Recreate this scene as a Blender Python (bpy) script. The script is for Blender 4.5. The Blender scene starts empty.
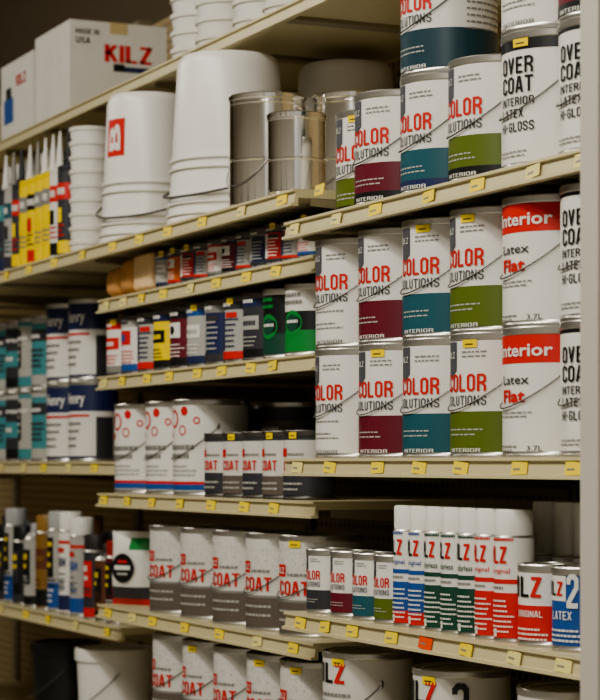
import bpy, bmesh, math, random
from mathutils import Vector
random.seed(7)
SC=bpy.context.scene
COL=SC.collection
try: SC.view_settings.look='AgX - Medium High Contrast'
except Exception: pass
TH=math.radians(24.5); s=math.sin(TH); c=math.cos(TH)
F=2139.0; EYE=1.2; HZ=463
# ---------- camera ----------
cd=bpy.data.cameras.new("camera"); cam=bpy.data.objects.new("camera",cd); COL.objects.link(cam)
cam.location=(0,0,EYE); cam.rotation_euler=(math.pi/2,0,math.pi/2-TH)
cd.sensor_fit='HORIZONTAL'; cd.sensor_width=36; cd.lens=F/600*36; cd.shift_y=(HZ-350)/600
cd.dof.use_dof=True; cd.dof.focus_distance=3.45; cd.dof.aperture_fstop=8.5
SC.camera=cam
def XL(px,Y,R=0):
    u=px-300
    return (u*s*Y-F*(c*Y-R))/(u*c+F*s)
# ---------- materials ----------
def lin(h):
    h=h.lstrip('#'); r=[]
    for i in (0,2,4):
        v=int(h[i:i+2],16)/255
        r.append(v/12.92 if v<=.04045 else ((v+.055)/1.055)**2.4)
    return r+[1]
MC={}
def M(name,hx,rough=.5,metal=0.0,var=.08,scale=14,bump=0,aniso=0):
    k=(name,hx,rough,metal)
    if k in MC: return MC[k]
    m=bpy.data.materials.new(name); m.use_nodes=True; nt=m.node_tree; b=nt.nodes['Principled BSDF']
    col=lin(hx)
    tc=nt.nodes.new('ShaderNodeTexCoord'); nz=nt.nodes.new('ShaderNodeTexNoise'); nz.inputs['Scale'].default_value=scale; nz.inputs['Detail'].default_value=4
    nt.links.new(tc.outputs['Object'],nz.inputs['Vector'])
    mx=nt.nodes.new('ShaderNodeMix'); mx.data_type='RGBA'
    mx.inputs[6].default_value=[x*(1-var) for x in col[:3]]+[1]
    mx.inputs[7].default_value=[min(1,x*(1+var)) for x in col[:3]]+[1]
    nt.links.new(nz.outputs[0],mx.inputs[0]); nt.links.new(mx.outputs[2],b.inputs['Base Color'])
    b.inputs['Roughness'].default_value=rough; b.inputs['Metallic'].default_value=metal
    if bump:
        bp=nt.nodes.new('ShaderNodeBump'); bp.inputs['Strength'].default_value=bump
        nt.links.new(nz.outputs[0],bp.inputs['Height']); nt.links.new(bp.outputs[0],b.inputs['Normal'])
    if aniso:
        tg=nt.nodes.new('ShaderNodeTangent'); tg.direction_type='RADIAL'; tg.axis='Z'
        nt.links.new(tg.outputs[0],b.inputs['Tangent']); b.inputs['Anisotropic'].default_value=aniso; b.inputs['Anisotropic Rotation'].default_value=.25
    MC[k]=m; return m
WHITE=M('label_white','#d8d5ce',.34); OFF=M('label_cream','#cac7bf',.42); RED=M('print_red','#c4241b',.45); MAROON=M('print_maroon','#631425',.4)
TEAL=M('print_teal','#1e525d',.4); DTEAL=M('print_dark_teal','#153842',.4); GREEN=M('print_green','#56641d',.4); BLACK=M('print_black','#0d0d10',.4); DARK=M('print_charcoal','#303035',.5); SLATE=M('print_slate','#4b4b50',.5)
NAVY=M('print_navy','#18244f',.45); BLUE=M('print_blue','#1b4c8e',.45); GREY=M('print_grey','#7d7b75',.5); LGREY=M('print_pale_grey','#a5a39c',.5)
YEL=M('print_yellow','#e6c80c',.5); ORG=M('print_orange','#c0601a',.5); TAUPE=M('print_taupe','#5c534a',.5); DGREEN=M('print_dark_green','#0c4231',.45); KGREEN=M('print_leaf_green','#157c34',.45)
CYAN=M('print_cyan','#3f8287',.5); BROWN=M('print_brown','#5f3418',.5); GOLD=M('print_gold','#80602a',.4)
TIN=M('tinplate','#b9b6ae',.3,.85); DTIN=M('tinplate_dull','#5d5a55',.4,.8); CHROME=M('bright_tinplate','#fdfbf7',.11,1.0,.02,14,0,.3); WIRE=M('wire_steel','#5e5b56',.35,.7)
PLAST=M('white_plastic','#dedbd4',.34,0,.03); PLASTB=M('black_plastic','#121212',.4)
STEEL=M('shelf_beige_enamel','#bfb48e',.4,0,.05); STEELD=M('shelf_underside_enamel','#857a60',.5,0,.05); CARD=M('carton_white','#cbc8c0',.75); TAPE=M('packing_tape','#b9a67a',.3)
TAG=M('tag_yellow','#e6cc3c',.5); TAGW=M('tag_cream','#dccf86',.5); TAGO=M('tag_orange','#e04a12',.5); SPONGE=M('sponge_tan','#c08d54',.9,0,.2,60,.4); SPONGEL=M('sponge_pale','#dfc092',.9,0,.2,60,.4)
PANEL=M('end_panel_paint','#b5afa4',.5,0,.04)
# ---------- condensed block lettering ----------
def glyphs():
    a,b,lo,hi,m,k=.15,.85,.13,1.87,1.0,.2
    G={}
    G['O']=(1,[[(a,lo+k),(a+k,lo),(b-k,lo),(b,lo+k),(b,hi-k),(b-k,hi),(a+k,hi),(a,hi-k),(a,lo+k)]]); G['0']=G['O']
    G['C']=(1,[[(b,hi-.5),(b,hi-k),(b-k,hi),(a+k,hi),(a,hi-k),(a,lo+k),(a+k,lo),(b-k,lo),(b,lo+k),(b,lo+.5)]])
    G['G']=(1,[[(b,hi-.5),(b,hi-k),(b-k,hi),(a+k,hi),(a,hi-k),(a,lo+k),(a+k,lo),(b-k,lo),(b,lo+k),(b,.95),(.5,.95)]])
    G['L']=(.92,[[(a,2),(a,lo),(.92,lo)]])
    G['R']=(1,[[(a,0),(a,hi),(b-k,hi),(b,hi-k),(b,m+k),(b-k,m),(a,m)],[(.55,m),(b,.6),(b,0)]])
    G['S']=(1,[[(b,hi-.45),(b,hi-k),(b-k,hi),(a+k,hi),(a,hi-k),(a,1.28),(a+.12,1.1),(b-.12,.9),(b,.72),(b,lo+k),(b-k,lo),(a+k,lo),(a,lo+k),(a,lo+.45)]])
    G['U']=(1,[[(a,2),(a,lo+k),(a+k,lo),(b-k,lo),(b,lo+k),(b,2)]])
    G['T']=(1,[[(0,hi),(1,hi)],[(.5,0),(.5,hi)]])
    G['I']=(.3,[[(.15,0),(.15,2)]])
    G['N']=(1.05,[[(a,0),(a,2)],[(a,1.9),(.9,.1)],[(.9,0),(.9,2)]])
    G['V']=(1,[[(a,2),(.5,.05),(b,2)]])
    G['E']=(.9,[[(.9,hi),(a,hi),(a,lo),(.9,lo)],[(a,m),(.78,m)]])
    G['F']=(.9,[[(.9,hi),(a,hi),(a,0)],[(a,m),(.78,m)]])
    G['A']=(1,[[(.12,0),(.42,1.9),(.58,1.9),(.88,0)],[(.22,.55),(.78,.55)]])
    G['X']=(1,[[(.12,0),(.88,2)],[(.12,2),(.88,0)]])
    G['H']=(1,[[(a,0),(a,2)],[(b,0),(b,2)],[(a,m),(b,m)]])
    G['-']=(.6,[[(.05,m),(.55,m)]])
    G['K']=(1,[[(a,0),(a,2)],[(a,.85),(.86,2)],[(.38,1.15),(.88,0)]])
    G['Z']=(1,[[(.04,hi),(b,hi),(a,lo),(.98,lo)]])
    G['D']=(1,[[(a,lo),(a,hi),(b-k,hi),(b,hi-k),(b,lo+k),(b-k,lo),(a,lo)]])
    G['M']=(1.35,[[(a,0),(a,2)],[(a,1.9),(.67,.5),(1.2,1.9)],[(1.2,0),(1.2,2)]])
    G['2']=(1,[[(a,1.4),(a,hi-k),(a+k,hi),(b-k,hi),(b,hi-k),(b,1.2),(a,.3),(a,lo),(.98,lo)]])
    G['3']=(1,[[(a,hi-.4),(a,hi-k),(a+k,hi),(b-k,hi),(b,hi-k),(b,1.2),(b-.2,m),(.4,m)],[(b-.2,m),(b,.8),(b,lo+k),(b-k,lo),(a+k,lo),(a,lo+k),(a,lo+.4)]])
    G[' ']=(.4,[])
    return G
GL=glyphs()
def block_text(t,bold):
    th=.26+bold*2.2; V=[];Fc=[]; x0=0
    for ch in t:
        w,ps=GL[ch]
        for p in ps:
            for i in range(len(p)-1):
                (ax,ay),(bx,by)=p[i],p[i+1]; L=math.hypot(bx-ax,by-ay); dx_,dy_=(bx-ax)/L,(by-ay)/L
                e0=th*.32 if i>0 or p[0]==p[-1] else 0; e1=th*.32 if i<len(p)-2 or p[0]==p[-1] else 0
                sx,sy=ax-dx_*e0,ay-dy_*e0; ex,ey=bx+dx_*e1,by+dy_*e1
                n=max(1,int(abs(ex-sx)/.34)+1); nx,ny=-dy_*th/2,dx_*th/2; o=len(V)
                for j in range(n+1):
                    q=j/n; X=sx+(ex-sx)*q; Y=sy+(ey-sy)*q
                    V+=[(x0+X+nx,min(2,max(0,Y+ny))),(x0+X-nx,min(2,max(0,Y-ny)))]
                for j in range(n): Fc.append([o+2*j,o+2*j+1,o+2*j+3,o+2*j+2])
        x0+=w+.2
    xa=min(v[0] for v in V); xb=max(v[0] for v in V)
    if xb-xa<.5: xa-=.2; xb+=.2
    return [((x-xa)/(xb-xa),y/2) for x,y in V],Fc
TXT={}
def text_base(t,bold,ncut):
    k=(t,bold,ncut)
    if k in TXT: return TXT[k]
    if all(ch in GL for ch in t):
        TXT[k]=block_text(t,bold); return TXT[k]
    cu=bpy.data.curves.new('txt','FONT'); cu.body=t; cu.size=1; cu.offset=bold; cu.resolution_u=2
    ob=bpy.data.objects.new('txt',cu); COL.objects.link(ob); bpy.context.view_layer.update()
    dg=bpy.context.evaluated_depsgraph_get(); me=bpy.data.meshes.new_from_object(ob.evaluated_get(dg))
    bm=bmesh.new(); bm.from_mesh(me)
    xs=[v.co.x for v in bm.verts]; ys=[v.co.y for v in bm.verts]
    x0,x1,y0,y1=min(xs),max(xs),min(ys),max(ys)
    for v in bm.verts: v.co.x=(v.co.x-x0)/(x1-x0); v.co.y=(v.co.y-y0)/(y1-y0); v.co.z=0
    for i in range(1,ncut):
        g=bm.verts[:]+bm.edges[:]+bm.faces[:]
        bmesh.ops.bisect_plane(bm,geom=g,plane_co=(i/ncut,0,0),plane_no=(1,0,0))
    bm.verts.index_update()
    r=([(v.co.x,v.co.y) for v in bm.verts],[[v.index for v in f.verts] for f in bm.faces])
    bm.free(); bpy.data.objects.remove(ob); bpy.data.curves.remove(cu); bpy.data.meshes.remove(me)
    TXT[k]=r; return r
class MB:
    def __init__(S): S.v=[];S.f=[];S.m=[];S.mats=[];S.sm=[]
    def mi(S,m):
        if m not in S.mats: S.mats.append(m)
        return S.mats.index(m)
    def add(S,v,f,mat,sm=False):
        o=len(S.v); S.v+=v; i=S.mi(mat)
        for q in f: S.f.append([o+a for a in q]); S.m.append(i); S.sm.append(sm)
    def lathe(S,prof,mat,n=36,cx=0,cy=0,mats=None):
        rings=[];v=[]
        for r,z in prof:
            if r<1e-6: rings.append([len(v)]); v.append((cx,cy,z))
            else:
                rings.append(list(range(len(v),len(v)+n)))
                v+=[(cx+r*math.cos(2*math.pi*i/n),cy+r*math.sin(2*math.pi*i/n),z) for i in range(n)]
        for k in range(len(rings)-1):
            a,b=rings[k],rings[k+1]; fs=[]
            for i in range(n):
                j=(i+1)%n
                if len(a)==1 and len(b)==1: continue
                if len(a)==1: fs.append([a[0],b[j],b[i]])
                elif len(b)==1: fs.append([a[i],a[j],b[0]])
                else: fs.append([a[i],a[j],b[j],b[i]])
            mm=mats[k] if mats else mat
            if k==0: o=len(S.v); S.v+=v
            ii=S.mi(mm)
            for q in fs: S.f.append([o+x for x in q]); S.m.append(ii); S.sm.append(True)
    def cyl(S,R,a0,a1,z0,z1,mat,step=9,slant=0):
        n=max(1,int(math.ceil((a1-a0)/step))); v=[]
        for i in range(n+1):
            a=math.radians(a0+(a1-a0)*i/n-90); t=slant*i/n
            v+=[(R*math.cos(a),R*math.sin(a),z0+t),(R*math.cos(a),R*math.sin(a),z1)]
        S.add(v,[[2*i,2*i+2,2*i+3,2*i+1] for i in range(n)],mat,True)
    def disc(S,R,ac,zc,r,mat,n=18,ring=0):
        v=[];f=[]
        def P(x,y):
            a=math.radians(ac-90)+x/R; return (R*math.cos(a),R*math.sin(a),zc+y)
        if ring:
            for i in range(n):
                t=2*math.pi*i/n
                v+=[P(r*math.cos(t),r*math.sin(t)),P(ring*math.cos(t),ring*math.sin(t))]
            f=[[2*i,(2*i+2)%(2*n),(2*i+3)%(2*n),2*i+1] for i in range(n)]
        else:
            v=[P(0,0)]+[P(r*math.cos(2*math.pi*i/n),r*math.sin(2*math.pi*i/n)) for i in range(n)]
            f=[[0,1+i,1+(i+1)%n] for i in range(n)]
        S.add(v,f,mat,True)
    def text(S,t,R,ac,w,z,h,mat,bold=.03):
        vs,fs=text_base(t,bold,max(2,int(math.ceil(w/6))))
        v=[]
        for x,y in vs:
            a=math.radians(ac-90+(x-.5)*w); v.append((R*math.cos(a),R*math.sin(a),z+y*h))
        S.add(v,fs,mat,True)
    def ftext(S,t,o,ux,uz,w,h,mat,bold=.03):
        vs,fs=text_base(t,bold,1); o=Vector(o);ux=Vector(ux);uz=Vector(uz)
        S.add([tuple(o+ux*(x*w)+uz*(y*h)) for x,y in vs],fs,mat)
    def lines(S,R,a0,a1,z,n,dz,h,mat,rnd=None):
        rnd=rnd or random
        for i in range(n):
            a=a0; end=a1-rnd.uniform(0,.3)*(a1-a0)
            while a<end-2:
                w=rnd.uniform(3,9); S.cyl(R,a,min(a+w,end),z-i*dz,z-i*dz+h,mat,9); a+=w+1.5
    def box(S,x0,x1,y0,y1,z0,z1,mat):
        v=[(x,y,z) for z in (z0,z1) for y in (y0,y1) for x in (x0,x1)]
        S.add(v,[[0,2,3,1],[4,5,7,6],[0,1,5,4],[2,6,7,3],[0,4,6,2],[1,3,7,5]],mat)
    def extrude_x(S,prof,x0,x1,mat):
        n=len(prof); v=[(x0,y,z) for y,z in prof]+[(x1,y,z) for y,z in prof]
        S.add(v,[[i,(i+1)%n,n+(i+1)%n,n+i] for i in range(n)]+[list(range(n)),list(range(2*n-1,n-1,-1))],mat)
    def tube(S,pts,r,mat,n=6):
        pts=[Vector(p) for p in pts]; v=[];f=[]
        for i,p in enumerate(pts):
            d=(pts[min(i+1,len(pts)-1)]-pts[max(i-1,0)]).normalized()
            a=d.cross(Vector((0,0,1)));
            if a.length<.01: a=d.cross(Vector((1,0,0)))
            a.normalize(); b=d.cross(a)
            v+=[tuple(p+a*r*math.cos(2*math.pi*k/n)+b*r*math.sin(2*math.pi*k/n)) for k in range(n)]
        for i in range(len(pts)-1):
            for k in range(n): f.append([i*n+k,i*n+(k+1)%n,(i+1)*n+(k+1)%n,(i+1)*n+k])
        S.add(v,f,mat,True)
    def mesh(S,name):
        me=bpy.data.meshes.new(name); me.from_pydata(S.v,[],S.f)
        for m in S.mats: me.materials.append(m)
        me.polygons.foreach_set('material_index',S.m); me.polygons.foreach_set('use_smooth',S.sm); me.update()
        try: me.set_sharp_from_angle(angle=math.radians(28))
        except Exception: pass
        return me
# ---------- kinds ----------
K={}
BO=-34
def bail(R,ze,drop,mat=WIRE,r=.0012,off=.002,bo=BO):
    mb=MB(); pts=[]
    for i in range(29):
        a=-90+180*i/28; t=math.radians(a-90+bo); rr=R+off+.0018*max(0,math.cos(math.radians(a)))
        pts.append((rr*math.cos(t),rr*math.sin(t),ze-drop*max(0,math.cos(math.radians(a)))**.9))
    mb.tube(pts,r,mat); return mb.mesh('handle')
def can(key,R,H,fn,label,handle=True,metal=TIN,lidmat=None,group=None,name='paint_can',cat='paint can',drop=.34,ribs=False):
    b=MB()
    p=[(0,.003),(R-.004,.003),(R-.003,0),(R+.0012,0),(R+.0016,.004),(R,.0075)]
    if ribs:
        for z in (.06,.44,.92): p+=[(R,z*H-.0025),(R+.0014,z*H-.001),(R+.0014,z*H+.001),(R,z*H+.0025)]
    p+=[(R,H-.0125),(R+.0018,H-.010),(R+.0022,H-.002),(R+.001,H),(R-.004,H),(R-.006,H-.006),(R-.012,H-.006)]
    b.lathe(p,metal,56)
    if handle:
        for a in (math.radians(BO),math.pi+math.radians(BO)):
            x=(R-.003)*math.cos(a); y=(R-.003)*math.sin(a)
            b.lathe([(0,.72*H-.009),(.005,.72*H-.006),(.0062,.72*H),(.005,.72*H+.006),(0,.72*H+.009)],metal,10,cx=x,cy=y)
    parts=[('body',b.mesh('body'),None)]
    l=MB(); l.lathe([(R-.0115,H-.007),(R-.010,H-.002),(R-.013,H-.0008),(R-.017,H-.002),(R-.019,H-.005),(0,H-.005)],lidmat or TIN)
    parts.append(('lid',l.mesh('lid'),None))
    if fn:
        q=MB(); fn(q,R,H); parts.append(('label',q.mesh('label'),None))
    if handle: parts.append(('handle',bail(R,.72*H,drop*H),'thin wire bail handle'))
    K[key]=dict(R=R,H=H,parts=parts,name=name,cat=cat,label=label,group=group or label)
def base(mb,R,H,m): mb.cyl(R+.0005,-180,180,.009,H-.0125,m)
def band(mb,R,H,a,b,m,o=.001,a0=-180,a1=180): mb.cyl(R+o,a0,a1,max(a*H,.009),min(b*H,H-.0125),m)
def f_color(bm_,bb=None,g=True):
    def f(mb,R,H):
        base(mb,R,H,WHITE)
        if bm_: band(mb,R,H,0,.37,bm_)
        if bb: band(mb,R,H,0,.12,bb,.0014)
        if g:
            mb.text('INTERIOR',R+.002,-12,48,.045*H,.032*H,WHITE if (bm_ or bb) else GREY,.0)
        mb.cyl(R+.0012,-46,-24,.70*H,.93*H,SLATE,5); mb.cyl(R+.0012,-46,-35,.65*H,.70*H,SLATE,5); mb.cyl(R+.0012,-35,-24,.65*H,.70*H,SLATE,5,slant=.05*H)
        mb.text('KILZ',R+.002,-35,16,.80*H,.05*H,OFF,.0)
        mb.text('COLOR',R+.0018,-13,64,.53*H,.14*H,RED,.015)
        mb.text('SOLUTIONS',R+.0018,-15,68,.42*H,.078*H,SLATE,.0)
        mb.lines(R+.0018,60,140,.8*H,9,.055*H,.015*H,GREY)
        mb.lines(R+.0016,-40,15,.22*H,2,.04*H,.012*H,LGREY if bm_ else GREY)
        mb.lines(R+.0016,-14,22,.84*H,2,.035*H,.012*H,GREY)
        if not bm_: mb.lines(R+.0016,-40,30,.33*H,1,.04*H,.014*H,GREY)
    return f
GR,GH=.0785,.192
for nm,m_,bb,ds in (('plain',None,None,'white paint can with plain label foot and red lettering'),('maroon',MAROON,None,'white paint can with crimson band'),('teal',TEAL,None,'white paint can with teal band'),('green',GREEN,None,'white paint can with olive green band'),
    ('maroonb',MAROON,BLACK,'white paint can with crimson and black band'),('tealb',TEAL,NAVY,'white paint can with teal and dark blue band'),('greenb',GREEN,BLACK,'white paint can with green and black band'),('bigteal',DTEAL,DTEAL,'white paint can with dark teal band')):
    can('c_'+nm,GR,GH,f_color(m_,bb),ds,group='white color paint cans')
for nm,m_ in (('maroon',MAROON),('teal',TEAL),('green',GREEN),('navy',DARK)):
    can('q_'+nm,.040,.115,f_color(m_,None,False),'small white paint can with %s band'%({'navy':'charcoal','maroon':'crimson'}.get(nm,nm)),handle=False,group='small white color paint cans')
def f_red(mb,R,H):
    base(mb,R,H,WHITE); band(mb,R,H,.72,1,RED)
    mb.text('Interior',R+.002,-4,76,.77*H,.10*H,WHITE,.02); mb.text('Latex',R+.002,-14,44,.56*H,.07*H,DARK,.01); mb.text('Flat',R+.002,-16,38,.42*H,.10*H,RED,.03)
    mb.lines(R+.002,-40,15,.34*H,2,.03*H,.01*H,GREY); mb.text('3.7L',R+.002,14,18,.05*H,.04*H,DARK,.0); mb.lines(R+.002,-40,-5,.08*H,2,.03*H,.012*H,GREY)
    mb.lines(R+.002,50,140,.6*H,8,.05*H,.015*H,GREY)
can('c_red',GR,GH,f_red,'white paint can with red top band',group='red topped paint cans')
def f_over(top):
    def f(mb,R,H):
        base(mb,R,H,WHITE); band(mb,R,H,.86 if top else .91,1,BLACK)
        mb.text('OVER',R+.002,-10,48,.69*H,.12*H,BLACK,.01); mb.text('COAT',R+.002,-10,48,.55*H,.12*H,BLACK,.01)
        mb.text('INTERIOR',R+.002,-10,50,.46*H,.06*H,BLACK,.0); mb.text('LATEX',R+.002,-16,36,.37*H,.065*H,BLACK,.0); mb.text('HI-GLOSS',R+.002,-10,50,.27*H,.07*H,BLACK,.0)
        mb.lines(R+.002,-40,20,.12*H,2,.03*H,.01*H,GREY); mb.lines(R+.002,60,140,.7*H,8,.05*H,.015*H,GREY)
    return f
can('c_over',GR,GH+.010,f_over(True),'white paint can with black lettering and black top',group='black lettered paint cans')
can('c_over2',GR,GH,f_over(False),'white paint can with black lettering',group='black lettered paint cans')
def f_mol(mb,R,H):
    base(mb,R,H,WHITE); band(mb,R,H,0,.12,BLUE); band(mb,R,H,.12,.15,RED); band(mb,R,H,.03,.06,LGREY,.0015,-40,40)
    mb.disc(R+.0015,-26,.80*H,.020,RED,ring=.015); mb.disc(R+.0015,2,.88*H,.010,RED); mb.disc(R+.0015,-2,.68*H,.011,RED,ring=.008)
    mb.disc(R+.0015,-40,.64*H,.008,RED); mb.disc(R+.0015,24,.78*H,.008,RED,ring=.005)
    mb.lines(R+.002,-45,30,.48*H,2,.09*H,.05*H,GREY)
    mb.lines(R+.002,-40,26,.3*H,3,.045*H,.018*H,LGREY)
can('c_mol',.081,.205,f_mol,'white sealer can with red rings and blue foot band',group='sealer cans with blue foot band')
def dots(mb,R,H,z0,z1,n,m,seed):
    rr=random.Random(seed)
    for i in range(n): mb.disc(R+.0012,rr.uniform(-60,80),rr.uniform(z0,z1)*H,rr.uniform(.0006,.0014),m,6)
def f_coatq(cc,tt):
    def f(mb,R,H):
        base(mb,R,H,OFF); band(mb,R,H,.86,1,DARK); band(mb,R,H,0,cc,TAUPE if tt else DARK); mb.text('COAT',R+.002,-8,54,.42*H,.15*H,RED,.02)
        mb.cyl(R+.0014,-46,-22,.62*H,.74*H,RED); mb.lines(R+.002,-18,25,.64*H,1,-.08*H,.03*H,GREY); mb.lines(R+.002,-40,25,.22*H,2,.08*H,.03*H,LGREY)
    return f
can('q_coat',.048,.132,f_coatq(.34,True),'small grey coating can with dark top band',handle=False,metal=DTIN,group='small grey coating cans')
can('q_coatb',.048,.132,f_coatq(.38,False),'small grey coating can with charcoal foot',handle=False,metal=DTIN,group='small grey coating cans')
def f_coatg(mb,R,H):
    base(mb,R,H,OFF); band(mb,R,H,0,.34,TAUPE); band(mb,R,H,.34,.365,GREY,.0012); mb.text('COAT',R+.002,-8,58,.41*H,.14*H,RED,.02)
    mb.cyl(R+.0014,-46,-20,.59*H,.71*H,RED); mb.text('KILZ',R+.0018,-33,20,.62*H,.06*H,WHITE,.0); mb.lines(R+.002,-16,24,.60*H,1,.1,.025*H,GREY)
    dots(mb,R,H,.56,.92,190,LGREY,3)
    mb.lines(R+.002,-40,25,.24*H,2,.09*H,.025*H,LGREY); mb.lines(R+.002,60,140,.6*H,6,.05*H,.015*H,GREY)
can('c_coat',GR,GH,f_coatg,'pale textured coating can with taupe lower half',group='large grey coating cans')
def f_enry(mb,R,H):
    base(mb,R,H,WHITE); band(mb,R,H,.62,1,NAVY); mb.text('Henry',R+.002,-2,62,.67*H,.18*H,WHITE,.02); mb.cyl(R+.0014,-50,40,.55*H,.58*H,RED); band(mb,R,H,0,.07,NAVY); mb.lines(R+.002,-45,25,.45*H,4,.09*H,.035*H,GREY)
    mb.cyl(R+.0013,55,100,.05*H,.55*H,DARK)
can('c_enry',.062,.205,f_enry,'white roof coating can with navy upper block',lidmat=NAVY,handle=False,group='navy topped coating cans')
def f_cy(a,b,cc,tp=LGREY,v=0):
    def f(mb,R,H):
        base(mb,R,H,a); band(mb,R,H,.88,1,tp); band(mb,R,H,.0,.18,cc)
        if v==0: band(mb,R,H,.64,.80,b); mb.lines(R+.002,-44,22,.50*H,4,.07*H,.035*H,b if b is not BLACK else DARK)
        elif v==1: band(mb,R,H,.34,.56,b); mb.lines(R+.002,-44,15,.74*H,2,.08*H,.04*H,DARK); mb.lines(R+.002,-40,10,.42*H,1,.08*H,.06*H,WHITE)
        else: mb.cyl(R+.0014,-50,-10,.30*H,.82*H,b); mb.lines(R+.0018,-46,-14,.70*H,4,.10*H,.04*H,WHITE)
        mb.lines(R+.002,-35,20,.68*H,1,.1,.05*H,WHITE)
    return f
can('c_cy1',.058,.195,f_cy(CYAN,DARK,LGREY),'teal and charcoal coating can',handle=False,group='teal coating cans')
can('c_cy2',.058,.195,f_cy(LGREY,BLACK,CYAN,CYAN,2),'grey and teal coating can with black panel',handle=False,group='teal coating cans')
can('c_cy3',.058,.195,f_cy(DARK,CYAN,BLACK,LGREY,1),'charcoal coating can with teal band',handle=False,group='teal coating cans')
can('c_dark',GR,.2,f_cy(DARK,TAUPE,BLACK,DARK),'dark textured coating can',handle=False,group='dark coating cans')
def f_misc(a,b,cc,v,tm=WHITE):
    def f(mb,R,H):
        base(mb,R,H,a); band(mb,R,H,.80,.97,b); band(mb,R,H,.04,.18,cc)
        if v==0: mb.cyl(R+.0014,-42,16,.46*H,.66*H,tm); mb.lines(R+.0018,-38,8,.52*H,1,.1,.07*H,a); mb.lines(R+.002,-40,20,.34*H,3,.06*H,.02*H,tm)
        elif v==1: mb.cyl(R+.0014,-44,6,.50*H,.74*H,tm); mb.disc(R+.0018,-24,.62*H,.07*H,cc); mb.lines(R+.002,-40,20,.38*H,4,.06*H,.02*H,tm)
        else: mb.cyl(R+.0014,-50,-24,.2*H,.78*H,tm); mb.lines(R+.002,-20,22,.64*H,6,.08*H,.03*H,tm); mb.cyl(R+.0014,-18,18,.68*H,.76*H,cc)
        mb.lines(R+.002,-38,5,.85*H,1,.1*H,.05*H,WHITE if b not in (WHITE,LGREY) else DARK)
    return f
MS=[('wr',WHITE,RED,GREY,0,RED,'white quart can with red top'),('wb',WHITE,LGREY,BLUE,1,RED,'white quart can with blue foot'),('yb',YEL,NAVY,BLACK,0,BLACK,'yellow quart can with navy top'),
('rb',MAROON,BLACK,BLACK,1,WHITE,'red quart can with black bands'),('bw',LGREY,BLUE,NAVY,0,WHITE,'grey quart can with blue top'),('ng',NAVY,GREY,DARK,2,LGREY,'navy quart can with grey top'),('gr',LGREY,DARK,RED,2,NAVY,'grey quart can with dark top'),('nk',DARK,NAVY,BLACK,0,LGREY,'dark navy quart can'),('og',ORG,NAVY,RED,1,WHITE,'orange quart can with navy top'),('mr',RED,DARK,DARK,2,WHITE,'red quart can with dark top')]
for k_,a,b,cc,v,tm,ds in MS:
    can('m_'+k_,.049,.135,f_misc(a,b,cc,v,tm),ds,handle=False,metal=DTIN,group='mixed quart cans')
    can('h_'+k_,.036,.080,f_misc(a,b,cc,v,tm),ds.replace('quart','half-pint'),handle=False,metal=DTIN,group='mixed half-pint cans')
def f_rust(w):
    def f(mb,R,H):
        base(mb,R,H,BLACK if not w else WHITE); band(mb,R,H,.0,.40,KGREEN if w else DGREEN); band(mb,R,H,.36,.62,BLACK,.0011)
        mb.disc(R+.0016,-12,.46*H,.024,KGREEN); mb.disc(R+.0018,-12,.46*H,.016,DGREEN); mb.lines(R+.0022,-38,16,.82*H,2,.1*H,.05*H,GREY if w else KGREEN); mb.lines(R+.0022,-28,6,.46*H,1,.1,.04*H,WHITE)
    return f
can('m_rg',.049,.135,f_rust(False),'black and green enamel quart can',handle=False,group='green enamel quart cans')
can('m_rw',.053,.137,f_rust(True),'green and white enamel quart can',handle=False,group='green enamel quart cans')
can('c_bare',GR,.235,None,'bare shiny metal gallon can with wire handle',metal=CHROME,lidmat=CHROME,group='bare metal cans',name='metal_can',cat='metal can',drop=.5,ribs=True)
can('q_bare',.055,.158,None,'bare shiny metal quart can',metal=CHROME,lidmat=CHROME,handle=False,group='bare metal cans',name='metal_can',cat='metal can',ribs=True)
def logo4(mb,R,a,lw,z,h,km,zm,b=.02):
    mb.text('Z',R+.0022,a+lw*.55,lw*.9,z,h,zm,b+.02)
    for i,ch in enumerate('LIK'): 
        if ch=='I': mb.text(ch,R+.002,a-lw*1.25,lw*.5,z,h,km,b)
        else: mb.text(ch,R+.002,a-lw*(.45 if ch=='L' else 2.0),lw*.85,z,h,km,b)
def f_kz(t,m1,m2):
    def f(mb,R,H):
        base(mb,R,H,m1); band(mb,R,H,.0,.40,m2); logo4(mb,R,-10,20,.72*H,.18*H,BLACK,RED,.03)
        if t: mb.text(t,R+.002,38,20,.56*H,.34*H,BLACK,.03)
        mb.lines(R+.002,-45,20,.60*H,2,.07*H,.03*H,GREY); mb.lines(R+.002,-40,50,.33*H,3,.07*H,.03*H,WHITE)
    return f
can('c_k1',GR,GH,f_kz('',OFF,DARK),'primer can with black and red lettering',group='primer cans')
can('c_k3',GR,GH,f_kz('3',OFF,MAROON),'primer can with large black numeral',group='primer cans')
def f_lzr(mb,R,H):
    base(mb,R,H,WHITE); band(mb,R,H,.0,.50,RED); logo4(mb,R,-6,26,.60*H,.25*H,BLACK,RED,.03)
    mb.text('ORIGINAL',R+.002,-8,58,.36*H,.08*H,WHITE,.0); mb.lines(R+.002,-42,35,.2*H,3,.06*H,.025*H,WHITE)
def f_lzb(mb,R,H):
    base(mb,R,H,BLUE); band(mb,R,H,.60,.90,WHITE,.001,-60,-3); logo4(mb,R,-25,17,.66*H,.17*H,BLACK,RED,.03)
    mb.text('2',R+.002,10,22,.52*H,.40*H,WHITE,.04); mb.text('LATEX',R+.002,-14,46,.38*H,.10*H,WHITE,.0); mb.lines(R+.002,-42,35,.24*H,3,.06*H,.025*H,WHITE)
can('q_lzr',.046,.120,f_lzr,'small primer can with red lower half',handle=False,group='small primer cans')
can('q_lzb',.048,.120,f_lzb,'small blue primer can with large white numeral',handle=False,group='small primer cans')
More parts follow.
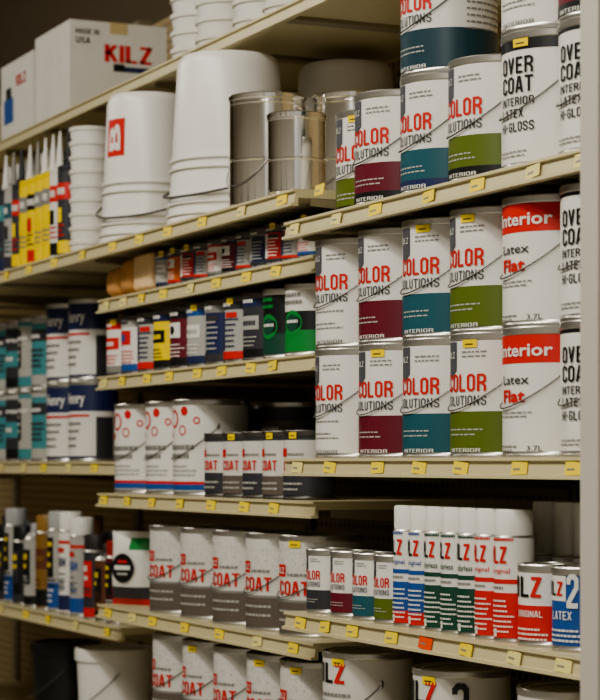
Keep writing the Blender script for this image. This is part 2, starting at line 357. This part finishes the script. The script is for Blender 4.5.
def spray(key,R,H,fn,label,cap,group,ratio=.82,dome=True):
    b=MB(); hb=H*ratio
    b.lathe([(0,.002),(R-.003,.002),(R,0),(R+.0008,.003),(R,.006),(R,hb-.014),(R+.0008,hb-.012),(R-.002,hb-.008),(R*.72,hb-.001),(R*.6,hb)],TIN,24)
    q=MB()
    if dome: q.lathe([(R*.95,hb-.012),(R*.97,hb+.002),(R*.97,H-.004),(R*.93,H-.001),(R*.86,H),(0,H+.0005)],cap,24)
    else: q.lathe([(R*.93,hb-.012),(R*.7,hb+.004),(R*.42,hb+.008),(R*.40,H-.004),(R*.34,H),(0,H)],cap,24)
    l=MB(); fn(l,R,hb)
    K[key]=dict(R=R,H=H,parts=[('body',b.mesh('body'),None),('cap',q.mesh('cap'),None),('label',l.mesh('label'),None)],name='spray_can',cat='spray can',label=label,group=group)
def f_sp(m_,w_,logo=True):
    def f(mb,R,H):
        mb.cyl(R+.0005,-180,180,.007,H-.013,WHITE); mb.cyl(R+.001,-180,180,.007,.44*H,m_)
        if m_ is BLUE: mb.cyl(R+.0012,-180,180,.007,.16*H,RED)
        if logo: logo4(mb,R,-12,27,.70*H,.15*H,RED if m_ is RED else BLACK,RED,.03); mb.text(w_,R+.002,-10,66,.60*H,.055*H,m_,.01); mb.cyl(R+.0012,-180,180,.52*H,.56*H,m_); mb.lines(R+.0018,-45,35,.90*H,1,.07*H,.02*H,m_); mb.lines(R+.0018,-45,20,.475*H,1,.07*H,.02*H,GREY)
        mb.lines(R+.002,-45,35,.36*H,7,.045*H,.016*H,WHITE)
        mb.cyl(R+.0014,-40,-22,.05*H,.12*H,WHITE)
    return f
spray('s_blue',.0265,.198,f_sp(BLUE,'original'),'white spray primer can with blue lower half and red foot',PLAST,'spray primer cans',.85)
spray('s_green',.0265,.198,f_sp(DGREEN,'odorless'),'white spray primer can with dark green lower half',PLAST,'spray primer cans',.85)
spray('s_red',.0265,.198,f_sp(RED,'original'),'white spray primer can with red lower half',PLAST,'spray primer cans',.85)
spray('s_redb',.030,.198,f_sp(RED,'original'),'wider white spray primer can with red lower half',PLAST,'spray primer cans',.85)
spray('s_grey',.0285,.208,f_sp(DARK,'',False),'tall white capped spray can with charcoal foot',PLAST,'spray primer cans',.66)
def f_sf(a,b,cc,v=0):
    def f(mb,R,H):
        mb.cyl(R+.0005,-180,180,.007,H-.015,a)
        if v==0: mb.cyl(R+.001,-180,180,.5*H,.75*H,b); mb.cyl(R+.001,-180,180,.05*H,.25*H,cc); mb.lines(R+.002,-45,30,.60*H,1,.1,.06*H,a)
        elif v==1: mb.cyl(R+.001,-60,20,.30*H,.80*H,b); mb.lines(R+.0016,-48,12,.66*H,1,.1,.08*H,cc); mb.lines(R+.0016,-48,12,.54*H,1,.1,.06*H,cc); mb.cyl(R+.001,-180,180,.04*H,.16*H,b); mb.lines(R+.002,-50,15,.4*H,1,.1,.04*H,a)
        elif v==2: mb.cyl(R+.001,-180,180,.80*H,.84*H,cc); mb.lines(R+.002,-48,20,.70*H,1,.1,.06*H,cc); mb.text('FOAM',R+.002,-8,64,.54*H,.11*H,b,.01); mb.cyl(R+.001,-180,180,.05*H,.22*H,b); mb.lines(R+.002,-45,25,.45*H,4,.06*H,.02*H,GREY)
        else: mb.cyl(R+.001,-180,180,.05*H,.34*H,cc); mb.cyl(R+.0014,-50,10,.40*H,.86*H,b); mb.lines(R+.0018,-46,4,.76*H,3,.12*H,.05*H,YEL); mb.lines(R+.0018,-46,20,.24*H,3,.06*H,.025*H,WHITE)
        mb.lines(R+.002,-45,25,.36*H,2,.06*H,.02*H,b if v!=1 else a)
    return f
CG=M('cap_grey','#a3a3a1',.35); CGO=M('cap_gold','#8c6c34',.4); CD=M('cap_dark','#2a2422',.5); CR=M('cap_red','#8f241d',.4)
for k_,h_,a,b,cc,cap,ds,v,dm in (('f_k',.215,BLACK,DARK,YEL,PLASTB,'black foam spray can with yellow lettering',1,True),('f_s',.225,LGREY,BLACK,YEL,CG,'silver foam spray can with black panel',1,False),('f_g',.25,GOLD,BROWN,BLACK,CGO,'gold foam spray can',0,True),('f_w',.262,WHITE,NAVY,RED,PLAST,'tall white foam spray can with red and navy print',2,True),('f_v',.25,LGREY,BLUE,RED,PLAST,'tall silver foam spray can with blue print',2,True),('f_u',.262,LGREY,BLACK,BLUE,CG,'tall silver foam spray can with black and blue print',3,True),('f_r',.21,DARK,RED,WHITE,CD,'dark spray can with red panel',1,True),('f_b',.235,WHITE,BLUE,DARK,PLASTB,'white spray can with black cap',0,True),('f_q',.2,MAROON,BLACK,LGREY,CR,'maroon spray can with red cap',3,True),('f_n',.19,BROWN,BLACK,YEL,CD,'brown spray can with yellow lettering',1,False)):
    spray(k_,.031,h_,f_sf(a,b,cc,v),ds,cap,'foam spray cans',.86,dm)
def caulk(key,a,b,cc,nm,label,R=.0245):
    b1=MB(); b1.lathe([(0,.001),(R-.002,.001),(R-.001,0),(R,.004),(R,.212),(R+.001,.214),(R+.001,.22),(R-.004,.223),(.010,.225)],a,20)
    n=MB(); n.lathe([(.0115,.2235),(.0115,.235),(.009,.238),(.0078,.26),(.0026,.315),(0,.317)],nm,12)
    l=MB(); l.cyl(R+.0005,-180,180,.006,.208,a); l.cyl(R+.001,-180,180,.14,.18,b); l.cyl(R+.001,-180,180,.01,.04,cc); l.cyl(R+.0014,-44,10,.085,.12,cc); l.lines(R+.0015,-50,30,.152,1,.01,.016,WHITE if b is not WHITE else RED); l.lines(R+.0015,-50,30,.075,3,.012,.005,b)
    K[key]=dict(R=R,H=.317,parts=[('tube_body',b1.mesh('tube_body'),None),('nozzle',n.mesh('nozzle'),None),('label',l.mesh('label'),None)],name='caulk_tube',cat='caulk tube',label=label,group='caulk tubes on the shelf')
NZ=M('nozzle_grey','#8a8780',.4)
caulk('t_r',WHITE,RED,BLACK,PLAST,'white caulk tube with red band'); caulk('t_b',LGREY,TEAL,DARK,NZ,'grey caulk tube with teal band'); caulk('t_y',YEL,GREY,YEL,PLAST,'yellow caulk tube with grey band',.027); caulk('t_z',YEL,BLACK,RED,NZ,'yellow caulk tube with black and red bands',.027); caulk('t_k',DARK,RED,YEL,PLASTB,'dark caulk tube with red and yellow bands'); caulk('t_n',DARK,CYAN,NAVY,PLAST,'dark caulk tube with teal band')
WIREB=M('bucket_wire','#4e4b47',.4,.5)
def pail(key,Rb,Rt,H,label,fn=None,nest=True):
    def r(z): return Rb+(Rt-Rb)*z/H
    b=MB(); p=[(r(0)-.004,0),(r(0)+.004,0),(r(0)+.004,.008)]
    for z in (.022,.045,.062): p+=[(r(z)+.001,z-.002),(r(z)+.007,z-.001),(r(z)+.007,z+.003),(r(z)+.001,z+.004)]
    if nest:
        for z in (.118,.138): p+=[(r(z)-.001,z-.002),(r(z)+.005,z-.001),(r(z)+.005,z+.003),(r(z)-.001,z+.004)]
    p+=[(r(H-.02)-.001,H-.02),(r(H)-.004,H-.008),(r(H)-.010,H),(r(H)-.02,H),(r(H)-.024,H-.005),(0,H-.005)]
    b.lathe(p,PLAST,56)
    h=MB(); pts=[]
    for i in range(29):
        a=-90+180*i/28; t=math.radians(a-90); z=.112-.055*max(0,math.cos(math.radians(a)))**.7
        rr=Rb+.0100
        pts.append((rr*math.cos(t),rr*math.sin(t),z))
    h.tube(pts,.0026,WIREB)
    parts=[('body',b.mesh('body'),None),('handle',h.mesh('handle'),'wire bail handle')]
    if fn: l=MB(); fn(l,Rb,Rt,H); parts.append(('logo_print',l.mesh('logo_print'),'red square logo'))
    K[key]=dict(R=Rb+.007,H=H,parts=parts,name='plastic_bucket',cat='bucket',label=label,group='white plastic buckets')
def logo(l,Rb,Rt,H):
    def rad(z): return Rb+(Rt-Rb)*z/H
    n=6; z0,z1=.20,.285; A0=-31; SP=34
    v=[]
    for i in range(n+1):
        a=math.radians(-90+A0+SP*i/n)
        for z in (z0,z1): rr=rad(z)+.0005; v.append((rr*math.cos(a),rr*math.sin(a),z))
    l.add(v,[[2*i,2*i+2,2*i+3,2*i+1] for i in range(n)],RED,True)
    vs,fs=text_base('B',.03,4)
    o=[]
    for x,y in vs:
        x,y=1-y,x
        zz=z0+.012+.061*y; a=math.radians(-90+A0+6+(SP-12)*x); o.append(((rad(zz)+.002)*math.cos(a),(rad(zz)+.002)*math.sin(a),zz))
    l.add(o,fs,WHITE,True)
pail('b_big',.128,.109,.362,'large white plastic bucket stored upside down')
pail('b_logo',.108,.094,.345,'white plastic bucket with red square logo, upside down',logo)
pail('b_back',.118,.104,.368,'white plastic bucket behind metal cans, upside down')
def tub(key,R,H,label,group):
    b=MB(); b.lathe([(0,.001),(R*.86,.001),(R*.88,0),(R*.95,H*.72),(R*.97,H*.74)],PLAST,28)
    l=MB(); l.lathe([(R*.97,H*.70),(R*1.0,H*.72),(R*1.0,H*.97),(R*.97,H),(R*.90,H),(R*.88,H*.999),(0,H*.999)],M('lid_plastic','#d2cec4',.4),28)
    K[key]=dict(R=R,H=H,parts=[('body',b.mesh('body'),None),('lid',l.mesh('lid'),None)],name='plastic_tub',cat='tub',label=label,group=group)
tub('tub',.053,.034,'small white plastic tub in a stack','stacked white tubs')
tub('tubb',.075,.04,'white plastic tub in a stack on top shelf','stacked larger white tubs')
def upright(key,R,H,mat,label):
    b=MB(); b.lathe([(0,.002),(R*.86,.002),(R*.88,0),(R*.985,H*.9)],mat,48)
    l=MB(); l.lathe([(R*.99,H*.885),(R*1.045,H*.89),(R*1.05,H*.965),(R*1.03,H*.995),(R*.97,H),(R*.94,H*.975),(0,H*.975)],mat,48)
    K[key]=dict(R=R*1.04,H=H,parts=[('body',b.mesh('body'),None),('lid',l.mesh('lid'),None),('handle',bail(R*1.0,H*.8,H*.35,r=.0018,off=.008),'wire bail handle')],name='plastic_bucket',cat='bucket',label=label,group='lidded buckets on low shelf')
upright('u_w',.098,.285,PLAST,'wide white plastic bucket with snap lid'); upright('u_k',.092,.27,PLASTB,'black plastic bucket with snap lid')
def sticker_mesh(R,H):
    mb=MB(); mb.cyl(R+.0022,-12,8,.88*H,.88*H+.012,YEL,5); mb.cyl(R+.0026,-8,3,.88*H+.004,.88*H+.006,DARK,5); return mb.mesh('price_sticker')
RC={}
def rotmesh(me,rot):
    k=(me.name,rot)
    if k in RC: return RC[k]
    m2=me.copy(); ca,sa=math.cos(math.radians(rot)),math.sin(math.radians(rot))
    co=[0.0]*(3*len(m2.vertices)); m2.vertices.foreach_get('co',co)
    for i in range(0,len(co),3):
        x,y=co[i],co[i+1]; co[i]=x*ca-y*sa; co[i+1]=x*sa+y*ca
    m2.vertices.foreach_set('co',co); m2.update(); RC[k]=m2; return m2
def put(key,X,Y,h,rot=None,label=None,stick=None):
    k=K[key]; root=bpy.data.objects.new(k['name'],None); root.empty_display_size=.03; COL.objects.link(root)
    root.location=(X,Y,EYE+h)
    rot=random.choice((22,25,29)) if rot is None else rot
    root['label']=label or k['label']; root['category']=k['cat']; root['group']=k['group']
    for n,me,lb in k['parts']:
        o=bpy.data.objects.new(n,rotmesh(me,rot)); COL.objects.link(o); o.parent=root
        if lb: o['label']=lb
    if stick is None: stick=(random.random()<.35 and k['name']=='paint_can')
    if stick:
        if 'stk' not in k: k['stk']=sticker_mesh(k['R'],k['H'])
        o=bpy.data.objects.new('price_sticker',rotmesh(k['stk'],rot)); COL.objects.link(o); o.parent=root; o['label']='small yellow price sticker'
    return root
def row(h,front,items,tiers=1,gap=.0025):
    """items: (kind, px of the visible left edge); neighbours are kept from touching"""
    prev=None; out=[]
    for it in items:
        key,px=it[0],it[1]; R=K[key]['R']; st=it[2] if len(it)>2 else None
        g=.0055 if R>.07 else gap
        Y=front+R+.002; X=XL(px,Y,R)
        if prev is not None:
            d=prev[2]+R+g
            dy=Y-prev[1]; mn=prev[0]+math.sqrt(max(0,d*d-dy*dy))
            X=max(X,mn)
        prev=(X,Y,R); out.append((X,Y))
        for t in range(tiers): put(key,X,Y,h+t*K[key]['H'],stick=st if not isinstance(st,tuple) else st[t])
    return out
# ---------- shelving ----------
YB=2.17
def shelf(x0,x1,Yf,h,label):
    z=EYE+h; e=bpy.data.objects.new('shelf',None); COL.objects.link(e); e.location=((x0+x1)/2,Yf,z)
    e['label']=label; e['category']='shelf'; e['group']='steel shelves'
    xa,xb=-(x1-x0)/2+.002,(x1-x0)/2-.002; D=YB-Yf-.003
    m=MB(); m.box(xa,xb,.004,D,-.016,0,STEEL); 
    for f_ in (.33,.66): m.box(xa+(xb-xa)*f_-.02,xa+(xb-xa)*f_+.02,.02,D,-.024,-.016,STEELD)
    p=MB(); p.extrude_x([(.004,0),(-.006,0),(-.0065,-.0045),(-.001,-.006),(-.004,-.025),(-.010,-.026),(-.0105,-.031),(.004,-.031)],xa,xb,STEEL)
    for nm,mb in (('deck',m),('price_channel',p)):
        o=bpy.data.objects.new(nm,mb.mesh(nm)); COL.objects.link(o); o.parent=e
    for x in (xa,xb-.004):
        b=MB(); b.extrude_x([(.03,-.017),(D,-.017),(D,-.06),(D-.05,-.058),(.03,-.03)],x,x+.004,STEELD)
        o=bpy.data.objects.new('bracket',b.mesh('bracket')); COL.objects.link(o); o.parent=e
tm={}
for nm,mt in (('y',TAG),('w',TAGW),('o',TAGO)):
    b=MB(); b.box(-.020,.020,-.0010,0,-.0095,.0095,mt); b.box(-.015,.003,-.0013,-.0010,-.003,.000,GREY)
    tm[nm]=b.mesh('price_tag')
def tagrow(Yf,h,p0,p1,step=.155,orange=None):
    x=XL(p0,Yf); e=XL(p1,Yf); xs=[]
    while x<e: xs.append(x); x+=step*random.uniform(.8,1.25)
    ks=[random.choice('yyyw') for _ in xs]
    if orange is not None: ks[orange]='o'
    for x,k in zip(xs,ks):
        o=bpy.data.objects.new('price_tag',tm[k]); COL.objects.link(o)
        o.location=(x,Yf-.0052,EYE+h-.0155); o.rotation_euler=(math.radians(-9),random.uniform(-.1,.1),math.radians(random.choice((2,4,-2))))
        o['label']={'y':'yellow paper price tag on shelf edge','w':'cream paper price tag on shelf edge','o':'orange paper price tag on shelf edge'}[k]; o['category']='price tag'; o['group']='price tags on shelf edges'
XR,XM,XLm=-3.515,-4.725,-5.935
YR,YM,YL,YT,YU=1.575,1.64,1.70,1.60,1.75
H1=.915
for h in (.432,.008,-.267,-.520,-1.03): shelf(XR,-2.302,YR,h,'beige steel shelf with price strip holding paint cans')
for h in (.378,.2,-.07,-.328,-.565,-1.03): shelf(XM,XR-.01,YM,h,'beige steel shelf with price strip holding small cans')
for a,b in ((XM,XR-.01),(XLm,XM),(XLm-1.21,XLm)):
    shelf(a,b,YT,.497,'beige steel shelf holding buckets and tubes'); shelf(a,b,YU,H1,'beige steel top shelf holding cartons and tubs')
for a,b in ((XLm,XM),(XLm-1.21,XLm)):
    for h in (.003,-.387,-.75,-1.03): shelf(a,b,YL,h,'beige steel shelf with price strip holding coating cans')
def single(name,mb,loc,label,cat,kind=None,group=None):
    o=bpy.data.objects.new(name,mb.mesh(name)); COL.objects.link(o); o.location=loc
    if kind: o['kind']=kind
    o['label']=label; o['category']=cat
    if group: o['group']=group
    return o
pm=bpy.data.materials.new('pegboard'); pm.use_nodes=True; nt=pm.node_tree; bs=nt.nodes['Principled BSDF']; bs.inputs['Roughness'].default_value=.6
tc=nt.nodes.new('ShaderNodeTexCoord'); sp=nt.nodes.new('ShaderNodeSeparateXYZ'); nt.links.new(tc.outputs['Object'],sp.inputs[0])
def mth(op,a,b=None):
    n=nt.nodes.new('ShaderNodeMath'); n.operation=op
    for i,x in enumerate((a,b)):
        if x is None: continue
        if isinstance(x,(int,float)): n.inputs[i].default_value=x
        else: nt.links.new(x,n.inputs[i])
    return n.outputs[0]
dx=mth('SUBTRACT',mth('FRACT',mth('MULTIPLY',sp.outputs[0],39.4)),.5); dz=mth('SUBTRACT',mth('FRACT',mth('MULTIPLY',sp.outputs[2],39.4)),.5)
dd=mth('SQRT',mth('ADD',mth('MULTIPLY',dx,dx),mth('MULTIPLY',dz,dz))); mk=mth('LESS_THAN',dd,.2)
mx=nt.nodes.new('ShaderNodeMix'); mx.data_type='RGBA'; mx.inputs[6].default_value=lin('#a08c66'); mx.inputs[7].default_value=lin('#1a140e')
nt.links.new(mk,mx.inputs[0]); nt.links.new(mx.outputs[2],bs.inputs['Base Color'])
bays=[(XR,-2.302),(XM,XR),(XLm,XM),(XLm-1.21,XLm),(XLm-2.42,XLm-1.21)]
for a,b in bays:
    w=(b-a)/2; m=MB(); m.box(-w+.026,w-.026,0,.012,0,2.47,pm)
    for z in (2.18,2.23): m.box(-w+.026,w-.026,-.012,0,z,z+.018,STEEL)
    single('back_panel',m,((a+b)/2,YB+.014,0),'tan perforated back panel of the shelving','back panel',group='shelving back panels')
for x in [b for a,b in bays[1:]]+[bays[-1][0]]:
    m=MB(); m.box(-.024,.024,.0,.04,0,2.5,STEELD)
    for i in range(70): m.box(-.004,.004,-.0004,0,.2+i*.032,.22+i*.032,PLASTB)
    single('upright_post',m,(x,YB+.001,0),'beige slotted steel upright post','upright post',group='upright posts')
m=MB(); m.box(0,.03,0,.78,0,2.6,PANEL); m.box(.03,.037,.0,.012,0,2.6,PANEL); m.box(.03,.036,.045,.06,0,2.6,PANEL); m.box(-.004,.0,-.0,.02,0,2.6,PANEL)
single('end_panel',m,(-2.294,1.434,0),'tall painted end panel closing the shelving run','end panel')
def struct(name,x0,x1,y0,y1,z0,z1,mat):
    m=MB(); m.box(x0,x1,y0,y1,z0,z1,mat); o=bpy.data.objects.new(name,m.mesh(name)); COL.objects.link(o); o['kind']='structure'; return o
struct('floor',-11,3,-2.5,2.8,-.05,0,M('vinyl_floor','#b2ada2',.35,0,.1,3))
struct('ceiling',-11,3,-2.5,2.8,3.6,3.65,M('ceiling_tile','#8b8376',.9))
struct('wall_back',-11,3,2.75,2.8,0,3.6,M('wall_paint','#6e614c',.8))
struct('wall_left',-11.05,-11,-2.5,2.8,0,3.6,M('wall_paint','#6e614c',.8))
struct('wall_front',-11,3,-2.55,-2.5,0,3.6,M('wall_paint_light','#e8e4da',.8))
DK=M('reflection_board_dark','#241c14',.7)
for i in range(7):  # unseen dark boards, added only to give the bare metal cans reflections
    m=MB(); m.box(-.16,.16,0,.04,0,2.1,DK); m.box(-.18,.18,-.10,.14,0,.05,DK)
    single('reflection_board',m,(-7.6+i*1.35,-1.5,0),'tall dark unseen board added across the aisle to reflect in metal cans','reflection board',group='added reflection boards across the aisle')
# ---------- goods: right bay ----------
cols=[('c_plain',316,False),('c_maroon',359,(True,False)),('c_teal',401,(False,True)),('c_green',447,(True,True)),('c_red',502,False),('c_over2',561,False)]
row(.008,YR+.012,cols,2)
r1=row(.432,YR+.012,[('c_maroonb',355,False),('c_tealb',401,False),('c_greenb',449,False),('c_over',502,True),('c_over2',552,False)])
put('c_bigteal',r1[1][0],r1[1][1],.432+GH,stick=True); put('c_plain',r1[3][0],r1[3][1],.432+GH+.010); put('c_maroonb',r1[4][0],r1[4][1],.432+GH)
put('c_greenb',-3.428,1.72,.432,rot=30,stick=True)
row(-.267,YR+.012,[('q_navy',307,False),('q_maroon',331,False),('q_teal',353,False),('q_green',374,False),
  ('s_blue',393,False),('s_blue',408,False),('s_green',424,False),('s_green',440,False),('s_green',457,False),('s_red',475,False),('s_redb',494,False),('q_lzr',518,False),('q_lzb',549,False)],gap=.0018)
row(-.267,YR+.125,[('s_grey',532),('s_grey',548),('s_grey',564)])
row(-.520,YR+.012,[('c_k1',323,True),('c_k3',413,True),('c_k3',518,False)])
# ---------- middle bay ----------
row(.378,YM+.008,[('h_bw',156),('h_og',168),('h_mr',181),('h_gr',194),('h_wr',208),('h_rb',220),('h_gr',233),('h_ng',247),('h_mr',261),('h_gr',275),('h_wb',289)])
row(.2,YM+.008,[('m_wr',107),('m_wb',121),('m_gr',138),('m_yb',150),('m_rb',166),('m_bw',184),('m_ng',203),('m_gr',219),('m_nk',236),('m_rg',257),('m_rw',277)])
row(-.07,YM+.008,[('c_mol',115,False),('c_mol',146,False),('c_mol',173,False),('q_coatb',205,False),('q_coat',223,True),('q_coatb',243,False),('q_coat',262,True),('q_coatb',280,True)])
row(-.07,YM+.19,[('c_dark',222,False),('c_dark',262,False)])
row(-.328,YM+.008,[('c_coat',150,False),('c_coat',181,False),('c_coat',213,False),('c_coat',246,False),('c_coat',279,True)])
row(-.565,YM+.008,[('c_coat',153,False),('c_coat',183,True),('c_coat',214,False),('c_coat',247,True),('c_coat',279,True)])
def sponge(X,Y,h,w,d,hh,mat,label,bv):
    me=bpy.data.meshes.new('sponge'); bm=bmesh.new(); bmesh.ops.create_cube(bm,size=1)
    for v in bm.verts: v.co=Vector((v.co.x*w,v.co.y*d,(v.co.z+.5)*hh))
    bmesh.ops.bevel(bm,geom=bm.edges[:],offset=bv,segments=6,profile=.5,affect='EDGES')
    for f in bm.faces: f.smooth=True
    bm.to_mesh(me); bm.free(); me.materials.append(mat)
    e=bpy.data.objects.new('sponge_block',me); COL.objects.link(e); e.location=(X,Y,EYE+h+.006)
    g=MB(); g.box(-w*.3,w*.3,-d*.3,d*.3,-.006,.001,BROWN); o=bpy.data.objects.new('backing_pad',g.mesh('backing_pad')); COL.objects.link(o); o.parent=e
    e['label']=label; e['category']='sponge'; e['group']='tan sponge blocks'
sponge(-4.668,YM+.05,.378,.085,.085,.066,SPONGE,'brown rounded sponge block on shelf',.020)
sponge(-4.572,YM+.05,.378,.092,.085,.080,SPONGE,'brown tall rounded sponge block beside pale block',.024)
sponge(-4.465,YM+.05,.378,.110,.085,.080,SPONGEL,'pale tan sponge block beside small cans',.010)
def pouch(px,Y,h):
    me=MB(); n=12; w,hh=.12,.17; v=[]
    for sgn in (-1,1):
        for j in range(n+1):
            for i in range(n+1):
                x=(i/n-.5); z=j/n; b=(1-(2*x)**4)*(1-abs(2*z-1)**3)*(.03 if z<.5 else .026)
                v.append((x*w*(1-.05*math.sin(z*math.pi)),sgn*(b+.0006)-.0,z*hh))
    fr={0:[],1:[],2:[],3:[]}
    for k in (0,1):
        o=k*(n+1)**2
        for j in range(n):
            for i in range(n):
                a=o+j*(n+1)+i; fr[3 if j in (1,2) else (2 if (j in (9,10) and i>6) else (1 if j==0 else 0))].append([a,a+1,a+n+2,a+n+1])
    me.add(v,fr[0],WHITE,True)
    for kk,mt in ((1,RED),(2,KGREEN),(3,DARK)):
        ii=me.mi(mt)
        for q in fr[kk]: me.f.append(q); me.m.append(ii); me.sm.append(True)
    e=bpy.data.objects.new('powder_pouch',me.mesh('powder_pouch')); COL.objects.link(e)
    e.location=(XL(px,Y),Y,EYE+h); e.rotation_euler=(0,0,math.radians(28)); e['label']='white pouch with round black emblem and green patch'; e['category']='pouch'
    g=MB(); g.lathe([(0,0),(.034,.0)],BLACK,24); g.box(-.024,.024,-.004,.006,.0009,.0014,WHITE); g.box(-.016,.016,-.016,-.011,.0009,.0014,LGREY); g.box(-.014,.014,.012,.018,.0009,.0014,RED); o=bpy.data.objects.new('round_emblem',g.mesh('round_emblem')); COL.objects.link(o); o.parent=e
    o.location=(0,-.0325,.086); o.rotation_euler=(math.pi/2,0,0); o['label']='round black emblem'
pouch(132,YM+.06,-.328)
# ---------- two-bay shelf: buckets ----------
Hs=.497
put('b_big',XL(165,YT+.147,.135),YT+.147,Hs,rot=20)
put('b_logo',XL(98,YT+.125,.115),YT+.125,Hs,rot=34)
x=XL(69,YT+.075,.053)
for i in range(9): put('tub',x,YT+.075,Hs+i*.034,stick=False)
yb=YT+.12; put('c_bare',XL(228,yb,.08),yb,Hs,rot=45); put('q_bare',XL(267,YT+.064,.056),YT+.064,Hs); 
put('c_bare',XL(312,YT+.27,.08),YT+.27,Hs,rot=45)
put('b_back',XL(291,2.03,.12),2.03,Hs,rot=10)
row(Hs,YT+.012,[(k_,-3+i*7.6) for i,k_ in enumerate(['t_n','t_b','t_k','t_y','t_z','t_y','t_y','t_r','t_k'])],gap=.002)
row(Hs,YT+.085,[(k_,1+i*8) for i,k_ in enumerate(['t_r','t_n','t_b','t_k','t_r','t_b','t_r','t_n'])],gap=.003)
# ---------- left bay ----------
row(.003,YL+.008,[('c_cy1',-6,False),('c_cy3',5,False),('c_cy2',16,False),('c_cy1',30,False),('c_enry',47,False),('c_enry',69,False)],2)
row(-.387,YL+.008,[('f_k',-4,False),('f_u',5,False),('f_k',13,False),('f_s',24,False),('f_g',36,False),('f_u',48,False),('f_w',59,False),('f_v',70,False),('f_r',84,False),('f_n',95,False),('f_q',106,False)])
row(-.387,YL+.09,[('f_b',2,False),('f_s',17,False),('f_r',40,False),('f_k',52,False),('f_v',62,False),('f_g',80,False),('f_q',92,False),('f_k',104,False),('f_r',116,False)])
put('u_w',XL(75,YL+.12,.102),YL+.12,-.75,rot=20); put('u_k',XL(33,YL+.12,.096)-.02,YL+.12,-.75,rot=20)
# ---------- top shelf ----------
def carton(X,Y,h,w,d,hh,label,kind):
    b=MB(); b.box(-w/2,w/2,-d/2,d/2,0,hh-.004,CARD)
    b.box(-w/2,w/2,-d/2,-.002,hh-.004,hh,CARD); b.box(-w/2,w/2,.002,d/2,hh-.004,hh,CARD)
    e=.0012
    if kind==0:
        b.ftext('MADE IN',(w/2+e,-d/2+.015,hh-.036),(0,1,0),(0,0,1),.065,.014,DARK,.0); b.ftext('USA',(w/2+e,-d/2+.015,hh-.060),(0,1,0),(0,0,1),.04,.016,DARK,.0)
        b.ftext('KILZ',(w/2+e,-d/2+.095,hh-.104),(0,1,0),(0,0,1),.135,.046,RED,.06)
        b.box(w/2,w/2+.0008,-d/2+.12,d/2-.01,hh-.128,hh-.114,NAVY); b.box(w/2,w/2+.0010,-d/2+.12,-d/2+.15,hh-.128,hh-.108,BLACK)
    else:
        b.box(-w/2+.03,-w/2+.12,-d/2-.0008,-d/2,.05,.12,BLUE); b.box(-w/2+.05,-w/2+.10,-d/2-.0012,-d/2,.12,.15,BLACK); b.ftext('KILZ',(-w/2+.15,-d/2-e,hh-.075),(1,0,0),(0,0,1),.09,.03,RED,.03)
    o=bpy.data.objects.new('cardboard_box',b.mesh('cardboard_box')); COL.objects.link(o); o.location=(X,Y,EYE+h); o['label']=label; o['category']='box'; o['group']='white shipping cartons'
    t=MB(); t.box(-w/2-.0006,w/2+.0006,-.025,.025,hh,hh+.0006,TAPE); t.box(w/2,w/2+.0006,-.025,.025,hh-.03,hh,TAPE)
    q=bpy.data.objects.new('packing_tape',t.mesh('packing_tape')); COL.objects.link(q); q.parent=o
xr=XL(70,YU+.02); carton(xr-.15,YU+.155,H1,.30,.27,.245,'white shipping carton with red lettering on top shelf',0)
carton(xr-.30-.16-.01,YU+.165,H1,.31,.29,.22,'white shipping carton with blue print on top shelf',1)
for px,n in ((170,4),(195,5),(232,4),(262,4)):
    x=XL(px,YU+.10,.075)
    for i in range(n): put('tubb',x,YU+.10,H1+i*.04,stick=False)
# ---------- tags ----------
tagrow(YR,.432,297,590); tagrow(YR,.008,300,590); tagrow(YR,-.267,303,590,.12,4); tagrow(YT,.497,8,330,.17)
tagrow(YM,.378,108,305,.13); tagrow(YM,.2,106,305,.13); tagrow(YM,-.07,106,305,.17); tagrow(YM,-.328,110,310,.16); tagrow(YL,.003,3,110,.2); tagrow(YL,-.387,3,120,.2)
# ---------- lights ----------
def area(x,y,z,sx,sy,e,col,rx=0):
    l=bpy.data.lights.new('ceiling_lamp','AREA'); l.shape='RECTANGLE'; l.size=sx; l.size_y=sy; l.energy=e; l.color=col
    o=bpy.data.objects.new('ceiling_lamp',l); COL.objects.link(o); o.location=(x,y,z); o.rotation_euler=(rx,0,0); o['label']='fluorescent ceiling lamp over the aisle'; o['category']='ceiling lamp'
area(-3.0,-.3,3.5,3.6,.3,90,(1,.96,.88),math.radians(22))
area(-7.5,-.3,3.5,3.0,.3,38,(1,.94,.83),math.radians(22))
area(.5,-.8,3.4,2.5,.4,85,(1,.97,.90),math.radians(22))
w=bpy.data.worlds.new('world'); SC.world=w; w.use_nodes=True; w.node_tree.nodes['Background'].inputs[0].default_value=(1,.94,.85,1); w.node_tree.nodes['Background'].inputs[1].default_value=.36
